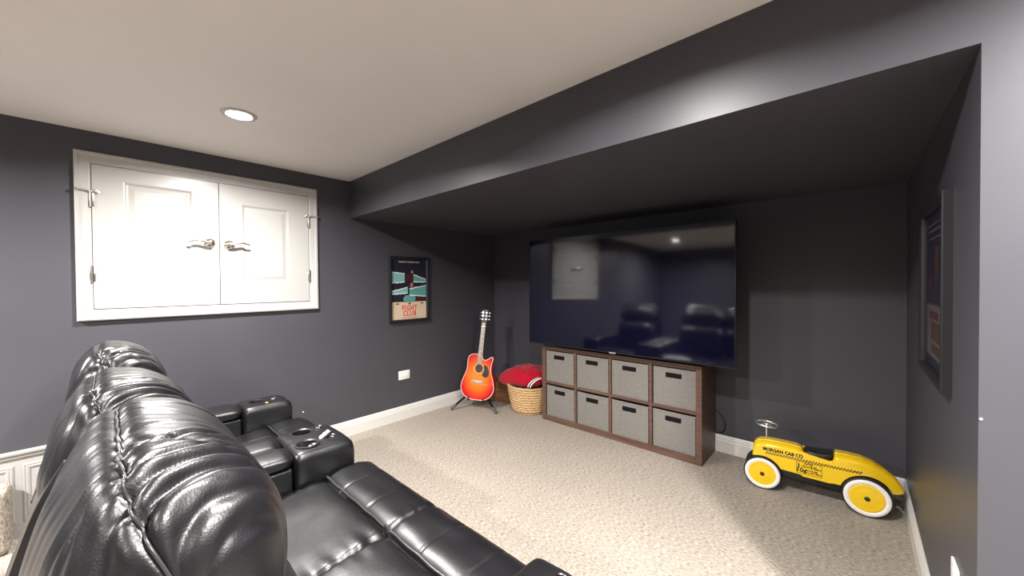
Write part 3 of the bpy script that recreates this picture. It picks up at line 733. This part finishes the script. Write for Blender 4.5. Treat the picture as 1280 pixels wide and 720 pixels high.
# ------------------------------------------------------------------ guitar and stand
a_ = Vector((-0.055, 0.175, 0.95)).normalized(); n_ = Vector((0.46, -0.89, 0)); n_ = (n_ - a_ * n_.dot(a_)).normalized(); x_ = a_.cross(n_)
GB = Vector((-3.02, 2.69, 0.122)); gs = 0.945
GM = Matrix(((x_.x, a_.x, n_.x, GB.x), (x_.y, a_.y, n_.y, GB.y), (x_.z, a_.z, n_.z, GB.z), (0, 0, 0, 1))) @ Matrix.Diagonal((gs, gs, gs, 1)) @ Matrix.Rotation(radians(-1.5), 4, 'Z')
gt = tag(empty('acoustic_guitar'), 'cherry sunburst acoustic guitar with cutaway leaning on a black stand', 'guitar'); gt.matrix_world = GM
OUT = [(0, 0.0), (0.09, 0.006), (0.155, 0.04), (0.192, 0.10), (0.197, 0.16), (0.178, 0.235), (0.152, 0.305), (0.143, 0.36), (0.147, 0.42), (0.156, 0.465), (0.15, 0.492), (0.128, 0.488), (0.092, 0.462), (0.058, 0.452), (0.03, 0.468),
       (0.02, 0.505), (-0.03, 0.512), (-0.09, 0.508), (-0.133, 0.485), (-0.148, 0.435), (-0.145, 0.37), (-0.153, 0.305), (-0.178, 0.235), (-0.197, 0.16), (-0.192, 0.10), (-0.155, 0.04), (-0.09, 0.006)]
ol = [(p.x, p.y) for p in spline([(x, y, 0) for x, y in OUT], 5, True)]
obj('body', prism(bmesh.new(), ol, -0.105, -0.003), REDSIDE, gt, 40)
obj('binding', tube(bmesh.new(), [(x, y, -0.002) for x, y in ol], 0.0042, 8, True), BIND, gt, 60)
SH = (0.0, 0.352)
top = obj('soundboard', prism(bmesh.new(), ol, -0.0035, 0.0), SUNB, gt)
# note the sunburst texture is centred on the lower bout in this object's own space
obj('rosette', lathe(bmesh.new(), [(0.048, 0.0), (0.048, 0.0012), (0.060, 0.0012), (0.060, 0.0)], (*SH, 0), 36), mat('rosette_wood', (0.62, 0.36, 0.16), 0.3), top)
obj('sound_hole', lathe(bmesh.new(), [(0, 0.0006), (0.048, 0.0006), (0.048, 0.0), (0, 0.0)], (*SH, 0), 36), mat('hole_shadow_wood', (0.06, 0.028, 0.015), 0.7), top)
pg = [(p.x, p.y) for p in spline([(0.052, 0.388, 0), (0.085, 0.392, 0), (0.112, 0.36, 0), (0.125, 0.31, 0), (0.112, 0.268, 0), (0.075, 0.258, 0), (0.048, 0.278, 0), (0.050, 0.31, 0), (0.064, 0.34, 0)], 5, True)]
obj('pickguard', prism(bmesh.new(), pg, 0.0004, 0.002), BLACK, top)
br = obj('bridge', nbox(-0.075, 0.075, 0.188, 0.218, 0.0, 0.009, 0.004), ROSEWOOD, gt, 40)
obj('saddle', nbox(-0.036, 0.036, 0.209, 0.212, 0.009, 0.013), PLATE, br)
for i in range(6): obj('bridge_pin', lathe(bmesh.new(), [(0, 0.005), (0.003, 0.004), (0.003, 0), (0, 0)], (-0.026 + i * 0.0104, 0.198, 0.009), 8), PLATE, br)
nk = obj('neck', nbox(-0.024, 0.024, 0.46, 0.875, -0.022, 0.001, 0.006), mat('neck_wood', (0.16, 0.05, 0.025), 0.3), gt, 40)
fb = obj('fingerboard', prism(bmesh.new(), [(-0.028, 0.402), (0.028, 0.402), (0.0225, 0.872), (-0.0225, 0.872)], 0.001, 0.008), ROSEWOOD, gt)
bm = bmesh.new(); scl = 0.66
for k in range(1, 20):
    y = 0.872 - scl * (1 - 2 ** (-k / 12)) 
    if y > 0.405: box(bm, -0.026, 0.026, y - 0.0009, y + 0.0009, 0.008, 0.0092)
obj('fret_wires', bm, NICKEL, fb)
for k in (3, 5, 7, 9, 12, 15):
    y = 0.872 - scl * (1 - 2 ** (-(k - 0.5) / 12)); obj('inlay', lathe(bmesh.new(), [(0, 0.0006), (0.005, 0.0006), (0.005, 0), (0, 0)], (0, y, 0.008), 12), PLATE, fb)
hs_ = obj('headstock', prism(bmesh.new(), [(-0.022, 0.872), (0.022, 0.872), (0.036, 0.905), (0.038, 1.03), (0.018, 1.04), (0, 1.032), (-0.018, 1.04), (-0.038, 1.03), (-0.036, 0.905)], -0.016, 0.001), BLACK, gt)
obj('nut', nbox(-0.0225, 0.0225, 0.870, 0.877, 0.001, 0.012), PLATE, hs_)
for s in (-1, 1):
    for k in range(3):
        y = 0.925 + 0.038 * k; bm = bmesh.new()
        lathe(bm, [(0, 0.012), (0.004, 0.012), (0.004, 0.002), (0.008, 0.002), (0.008, 0.0), (0, 0)], (s * 0.022, y, 0.001), 12)
        tube(bm, [(s * 0.036, y, -0.01), (s * 0.05, y, -0.01)], 0.003, 8); box(bm, s * 0.05 - 0.003, s * 0.05 + 0.013 * s + 0.001, y - 0.009, y + 0.009, -0.0135, -0.0065, 0.002)
        obj('tuning_peg', bm, CHROME, hs_, 40)
for i in range(6):
    f = -0.5 + i / 5
    obj('string', tube(bmesh.new(), [(f * 0.052, 0.21, 0.0135), (f * 0.036, 0.873, 0.0125), (f * 0.03, 0.93, 0.006)], 0.0005, 5), NICKEL, gt)
obj('capo', nbox(-0.030, 0.034, 0.838, 0.848, 0.007, 0.016, 0.003), CHROME, gt, 40)

st = tag(empty('guitar_stand', (-3.06, 2.76, 0)), 'black tubular tripod stand holding up the sunburst guitar', 'guitar stand')
def stl(p): return Vector(p) - Vector((-3.06, 2.76, 0))
hub = Vector((-3.075, 2.80, 0.24))
for name, foot in (('leg', (-3.243, 2.525, 0.012)), ('leg', (-2.785, 2.765, 0.012)), ('leg', (-3.13, 3.02, 0.012))):
    fv = Vector(foot); L_ = obj(name, tube(bmesh.new(), [stl(hub), stl(hub.lerp(fv, 0.5) + Vector((0, 0, 0.008))), stl(fv)], 0.0115, 10), DARK, st, 50)
    d = (fv - hub).normalized()
    obj('rubber_foot', tube(bmesh.new(), [stl(fv - d * 0.075), stl(fv)], 0.0135, 10), SLEEVE, L_, 50)['label'] = 'grey end sleeve'
obj('upright', tube(bmesh.new(), [stl(hub + Vector((0, 0, -0.06))), stl(hub + Vector((0, 0.02, 0.10)))], 0.013, 10), BLACK, st, 50)
bx = GM @ Vector((-0.09, -0.002, -0.12)); by = GM @ Vector((0.09, -0.002, -0.12))
for q in (-0.09, 0.09):
    A = GM @ Vector((q, -0.010, -0.125)); B = GM @ Vector((q, -0.012, 0.014)); C = GM @ Vector((q, 0.022, 0.018))
    obj('cradle_arm', tube(bmesh.new(), [stl(hub), stl(A), stl(B), stl(C)], 0.007, 8), BLACK, st, 50)

# ------------------------------------------------------------------ basket, blanket, crate
bk = Vector((-2.605, 3.11, 0))
basket = tag(empty('wicker_basket', bk), 'round woven natural rope basket holding a red blanket', 'basket')
NR = 11; bm = None
def brad(z): return 0.175 + 0.062 * (z / 0.30) ** 0.8 - 0.02 * max(0, 0.04 - z) / 0.04
for i in range(NR):
    z = 0.013 + i * 0.0268; R = brad(z); bm = bmesh.new(); K = 64
    pts = [(R * cos(2 * pi * k / K) + (0.0035 if k % 2 else -0.0035) * cos(2 * pi * k / K) * (1 if i % 2 else -1), (R + (0.0035 if k % 2 else -0.0035) * (1 if i % 2 else -1)) * sin(2 * pi * k / K), z + 0.002 * sin(k * 1.7 + i)) for k in range(K)]
    obj('rope_coil', tube(bm, pts, 0.0148, 7, True), ROPE, basket, 70)
obj('base_disc', lathe(bmesh.new(), [(0, 0.003), (0.155, 0.003), (0.165, 0.015), (0, 0.015)], n=40), ROPE, basket)

def blanket():
    bm = bmesh.new(); NU, NV = 90, 30; rows = []
    for j in range(NV + 1):
        v = j / NV; row = []
        for i in range(NU):
            t = 2 * pi * i / NU; c, s = cos(t), sin(t)
            rx = 0.43 if c < 0 else 0.205; ry = 0.195 if s < 0 else 0.215
            # v: 0 top centre -> 0.6 outer edge -> 1 underside
            if v < 0.62:
                q = v / 0.62; rr = sin(q * pi / 2); zz = 0.485 - 0.145 * (1 - cos(q * pi / 2)) ** 1.1
            else:
                q = (v - 0.62) / 0.38; rr = 1 - q * (0.35 if c > -0.2 else 0.28); zz = 0.33 - 0.05 * sin(q * pi / 2)
            x, y = rx * rr * c, ry * rr * s
            zz += -0.06 * max(0, -c) ** 1.5 * rr + 0.018 * max(0, c) * rr
            f = 0.022 * rnd_noise(x * 9, y * 9, 0.3) + 0.012 * rnd_noise(x * 20, y * 22, 1.3)
            zz += f * (1 if v < 0.62 else 0.3); e = 1 + 0.05 * rnd_noise(c * 2.2, s * 2.2, 5) + 0.03 * rnd_noise(c * 6, s * 6, 9)
            row.append(bm.verts.new((x * e, y * e, zz)))
        rows.append(row)
    for A, B in zip(rows, rows[1:]):
        for k in range(NU): bm.faces.new((A[k], A[(k + 1) % NU], B[(k + 1) % NU], B[k]))
    bm.faces.new(rows[-1])
    return bm
bl = tag(empty('red_blanket', (bk.x + 0.01, bk.y - 0.02, 0)), 'crumpled red fleece blanket heaped over the rope basket', 'blanket')
obj('blanket_cloth', blanket(), RED, bl, 180)
for k, (mt, off) in enumerate(((STRIPEW, 0.015), (STRIPEB, 0.030), (STRIPEW, 0.045))):
    pts = spline([(0.135 + off, -0.205, 0.325), (0.155 + off, -0.20, 0.36), (0.18 + off, -0.165, 0.395), (0.20 + off, -0.11, 0.41)], 5)
    obj('stripe', tube(bmesh.new(), pts, 0.0065, 8), mt, bl, 60)

cr = tag(empty('wooden_crate', (-3.065, 3.2, 0), radians(18)), 'low brown wooden crate behind the guitar, beside the rope basket', 'crate')
for z in (0.006, 0.122):
    obj('front_board', nbox(-0.19, 0.17, -0.115, -0.100, z, z + 0.112, 0.003), CRATEW, cr)
    obj('rear_board', nbox(-0.19, 0.17, 0.085, 0.100, z, z + 0.112, 0.003), CRATEW, cr)
    obj('end_board', nbox(-0.19, -0.175, -0.100, 0.085, z, z + 0.112, 0.003), CRATEW, cr)
    obj('end_board', nbox(0.155, 0.17, -0.100, 0.085, z, z + 0.112, 0.003), CRATEW, cr)
obj('bottom_board', nbox(-0.175, 0.155, -0.1, 0.085, 0.0, 0.014), CRATEW, cr)
obj('corner_post', nbox(0.135, 0.155, -0.10, -0.08, 0.014, 0.23), CRATEW, cr)

# ------------------------------------------------------------------ yellow ride-on car
CA = radians(5.2)
car = tag(empty('ride_on_car', (-0.452, 2.925, 0), CA), 'yellow toy taxi ride-on car with whitewall wheels in the alcove', 'toy car')
# local: x from front axle rearwards, y across (0 = near wheel face), z up
HW = 0.070; CYL = 0.088
top_p = [(-0.058, 0.205), (-0.054, 0.262), (-0.045, 0.287), (-0.02, 0.305), (0.03, 0.315), (0.10, 0.316), (0.185, 0.313), (0.203, 0.306), (0.215, 0.298), (0.25, 0.29), (0.31, 0.280), (0.345, 0.276), (0.36, 0.283), (0.367, 0.312), (0.375, 0.321), (0.43, 0.322), (0.49, 0.318), (0.54, 0.304), (0.59, 0.275), (0.63, 0.242), (0.652, 0.212), (0.664, 0.186), (0.668, 0.168)]
bot_p = [(-0.058, 0.185), (0.0, 0.16), (0.09, 0.158), (0.15, 0.156), (0.205, 0.153), (0.21, 0.145), (0.34, 0.142), (0.36, 0.146), (0.45, 0.146), (0.60, 0.150), (0.645, 0.152), (0.668, 0.160)]
def interp(P, x):
    if x <= P[0][0]: return P[0][1]
    for (a, b), (c, d) in zip(P, P[1:]):
        if x <= c: return b + (d - b) * (x - a) / (c - a)
    return P[-1][1]
bm = bmesh.new(); rows = []; NS = 150
for i in range(NS + 1):
    x = -0.058 + 0.726 * i / NS
    zt, zb = interp(top_p, x), interp(bot_p, x)
    for xc, R_ in ((0.0, 0.106), (0.507, 0.113)):
        e = (R_ + 0.006) ** 2 - (x - xc) ** 2
        if e > 0: zb = max(zb, R_ + math.sqrt(e))
    zt = max(zt, zb + 0.004)
    q = 1.0
    if x < -0.02: q = 0.55 + 0.45 * math.sqrt(max(0, 1 - ((-0.02 - x) / 0.039) ** 2))
    if x > 0.40: q = max(0.06, 1 - 0.85 * ((x - 0.40) / 0.27) ** 1.9)
    hw_ = HW * q; cock = 0.21 < x < 0.362
    rr = min(0.040 if not cock else 0.012, (zt - zb) * 0.6, hw_ * 0.9)
    row = [(-hw_, zb), (-hw_, zb + (zt - rr - zb) * 0.5)]
    for k in range(7): row.append((-hw_ + rr - rr * cos(k * pi / 12), zt - rr + rr * sin(k * pi / 12)))
    crown = 0.006 if not cock else -0.03
    row.append((-hw_ * 0.4, zt + crown * 0.8 if not cock else max(zt + crown, zb + 0.01)))
    row.append((0, zt + crown if not cock else max(zt + crown, zb + 0.01)))
    full = row + [(-y, z) for y, z in row[-2::-1]]
    rows.append([bm.verts.new((x, CYL + y, z)) for y, z in full])
m_ = len(rows[0])
for A, B in zip(rows, rows[1:]):
    for k in range(m_): bm.faces.new((A[k], A[(k + 1) % m_], B[(k + 1) % m_], B[k]))
bm.faces.new(rows[0]); bm.faces.new(rows[-1][::-1])
body = obj('car_body', bm, YELLOW, car, 40)
obj('chassis', nbox(0.03, 0.46, CYL - 0.05, CYL + 0.05, 0.10, 0.15, 0.01), BLACK, car, 40)
def wheel(x, y0, R, flip):
    M = Matrix.Translation((x, y0, R)) @ Matrix.Rotation(pi / 2 if not flip else -pi / 2, 4, 'X')   # local z points outwards
    w_ = R - 0.006
    t = obj('wheel', lathe(bmesh.new(), [(R * 0.84, -0.032), (R - 0.006, -0.032), (R, -0.024), (R, -0.009), (R - 0.004, -0.003), (R - 0.009, -0.001), (R * 0.60, -0.003), (R * 0.60, -0.032), (R * 0.84, -0.032)], n=48, M=M), RUBBER, car, 40)
    t['label'] = 'black rubber tyre'
    a = obj('whitewall', lathe(bmesh.new(), [(R * 0.925, -0.002), (R * 0.90, 0.002), (R * 0.80, 0.004), (R * 0.70, 0.002), (R * 0.68, -0.004)], n=48, M=M), TYREW, t, 60); a['label'] = 'white sidewall ring'
    a = obj('wheel_disc', lathe(bmesh.new(), [(R * 0.71, 0.001), (R * 0.68, 0.005), (R * 0.60, 0.0035), (R * 0.45, 0.006), (R * 0.22, 0.0085), (R * 0.15, 0.008), (0, 0.008)], n=48, M=M), YELLOW, t, 60); a['label'] = 'yellow wheel disc'
    a = obj('hub_cap', lathe(bmesh.new(), [(R * 0.115, 0.007), (R * 0.11, 0.012), (R * 0.07, 0.016), (0, 0.017)], n=20, M=M), BLACK, t, 60); a['label'] = 'black hub cap'
for x, R in ((0.0, 0.106), (0.507, 0.113)):
    wheel(x, 0.004, R, False); wheel(x, 2 * CYL - 0.004, R, True)
    obj('axle', tube(bmesh.new(), [(x, 0.03, R), (x, 2 * CYL - 0.03, R)], 0.006, 8), BLACK, car, 50)
def dseat(q, w_, nn): return Vector((0, 0, 0.028 * max(0, q.x) ** 3 + 0.006 * max(0, -q.x) ** 2 - 0.008))
obj('car_seat', puff(0.218, 0.362, CYL - 0.058, CYL + 0.058, 0.272, 0.318, 3.2, (24, 20, 8), dseat), BLACK, car, 180)
col_ = obj('steering_column', tube(bmesh.new(), [(0.018, CYL, 0.305), (0.020, CYL, 0.412)], 0.0045, 10), CHROME, car, 50)
SMx = Matrix.Translation((0.021, CYL, 0.415)) @ Matrix.Rotation(radians(4), 4, 'Y')
obj('steering_wheel', tube(bmesh.new(), [SMx @ Vector((0.060 * cos(2 * pi * k / 40), 0.060 * sin(2 * pi * k / 40), 0)) for k in range(40)], 0.0062, 10, True), STEEL, col_, 60)
bm = bmesh.new()
for k in range(4): tube(bm, [SMx @ Vector((0, 0, 0.002)), SMx @ Vector((0.060 * cos(pi / 4 + k * pi / 2), 0.060 * sin(pi / 4 + k * pi / 2), 0))], 0.003, 8)
lathe(bm, [(0, 0.010), (0.010, 0.008), (0.014, 0.0), (0, -0.006)], (0.021, CYL, 0.415), 16)
obj('wheel_spokes', bm, STEEL, col_, 60)
# print on the near flank: checker stripe, name, rate box
FY = CYL - HW - 0.0008
def FM(x, z, rot=0.0): return Matrix(((1, 0, 0, x), (0, 0, -1, FY), (0, 1, 0, z), (0, 0, 0, 1))) @ Matrix.Rotation(rot, 4, 'Z')
bm = bmesh.new(); N = 64; ch = 0.0078
for i in range(N):
    x0 = 0.018 + i * 0.00735
    z0 = 0.238
    for r in range(2):
        if (i + r) % 2 == 0:
            q = max(0.06, 1 - 0.85 * max(0, (x0 - 0.40) / 0.27) ** 1.9)
            box(bm, x0, x0 + 0.0074, CYL - HW * q - 0.0009, CYL - HW * q + 0.002, z0 + r * ch, z0 + (r + 1) * ch)
obj('checker_stripe', bm, INK, body)
obj('name_lettering', text_bm('MORGAN CAB CO', 0.0285, FM(0.1085, 0.2682), 0.0006, xs=0.88, bold=0.0014), INK, body)
BX0, BX1, BZ0, BZ1 = 0.180, 0.306, 0.162, 0.236
bm = bmesh.new()
for a, b, c, d in ((BX0, BX1, BZ1 - 0.0018, BZ1), (BX0, BX1, BZ0, BZ0 + 0.0018), (BX0, BX0 + 0.0018, BZ0, BZ1), (BX1 - 0.0018, BX1, BZ0, BZ1)):
    box(bm, a, b, FY - 0.0004, FY + 0.002, c, d)
obj('rate_box', bm, INK, body)
bm = bmesh.new(); cxm = (BX0 + BX1) / 2
for tx, sz, x, z, bo in (('RATES', 0.015, cxm - 0.002, BZ1 - 0.010, 0.0004), ('1', 0.042, BX0 + 0.012, BZ1 - 0.028, 0.0012), ('10', 0.024, BX0 + 0.034, BZ1 - 0.028, 0.0004), ('FIRST', 0.011, cxm - 0.001, BZ1 - 0.027, 0.0003),
                         ('1/5', 0.025, BX1 - 0.040, BZ1 - 0.026, 0.0008), ('MILE', 0.0105, BX1 - 0.0145, BZ1 - 0.031, 0.0003), ('10\u00a2', 0.038, BX0 + 0.025, BZ0 + 0.020, 0.0012), ('EACH', 0.011, cxm, BZ0 + 0.026, 0.0003),
                         ('ADDITIONAL', 0.008, cxm - 0.002, BZ0 + 0.012, 0.0002), ('1/5', 0.025, BX1 - 0.036, BZ0 + 0.021, 0.0008), ('MILE', 0.0105, BX1 - 0.0135, BZ0 + 0.013, 0.0003)):
    text_bm(tx, sz, FM(x, z), 0.0004, bm, bold=bo)
obj('rate_lettering', bm, INK, body)
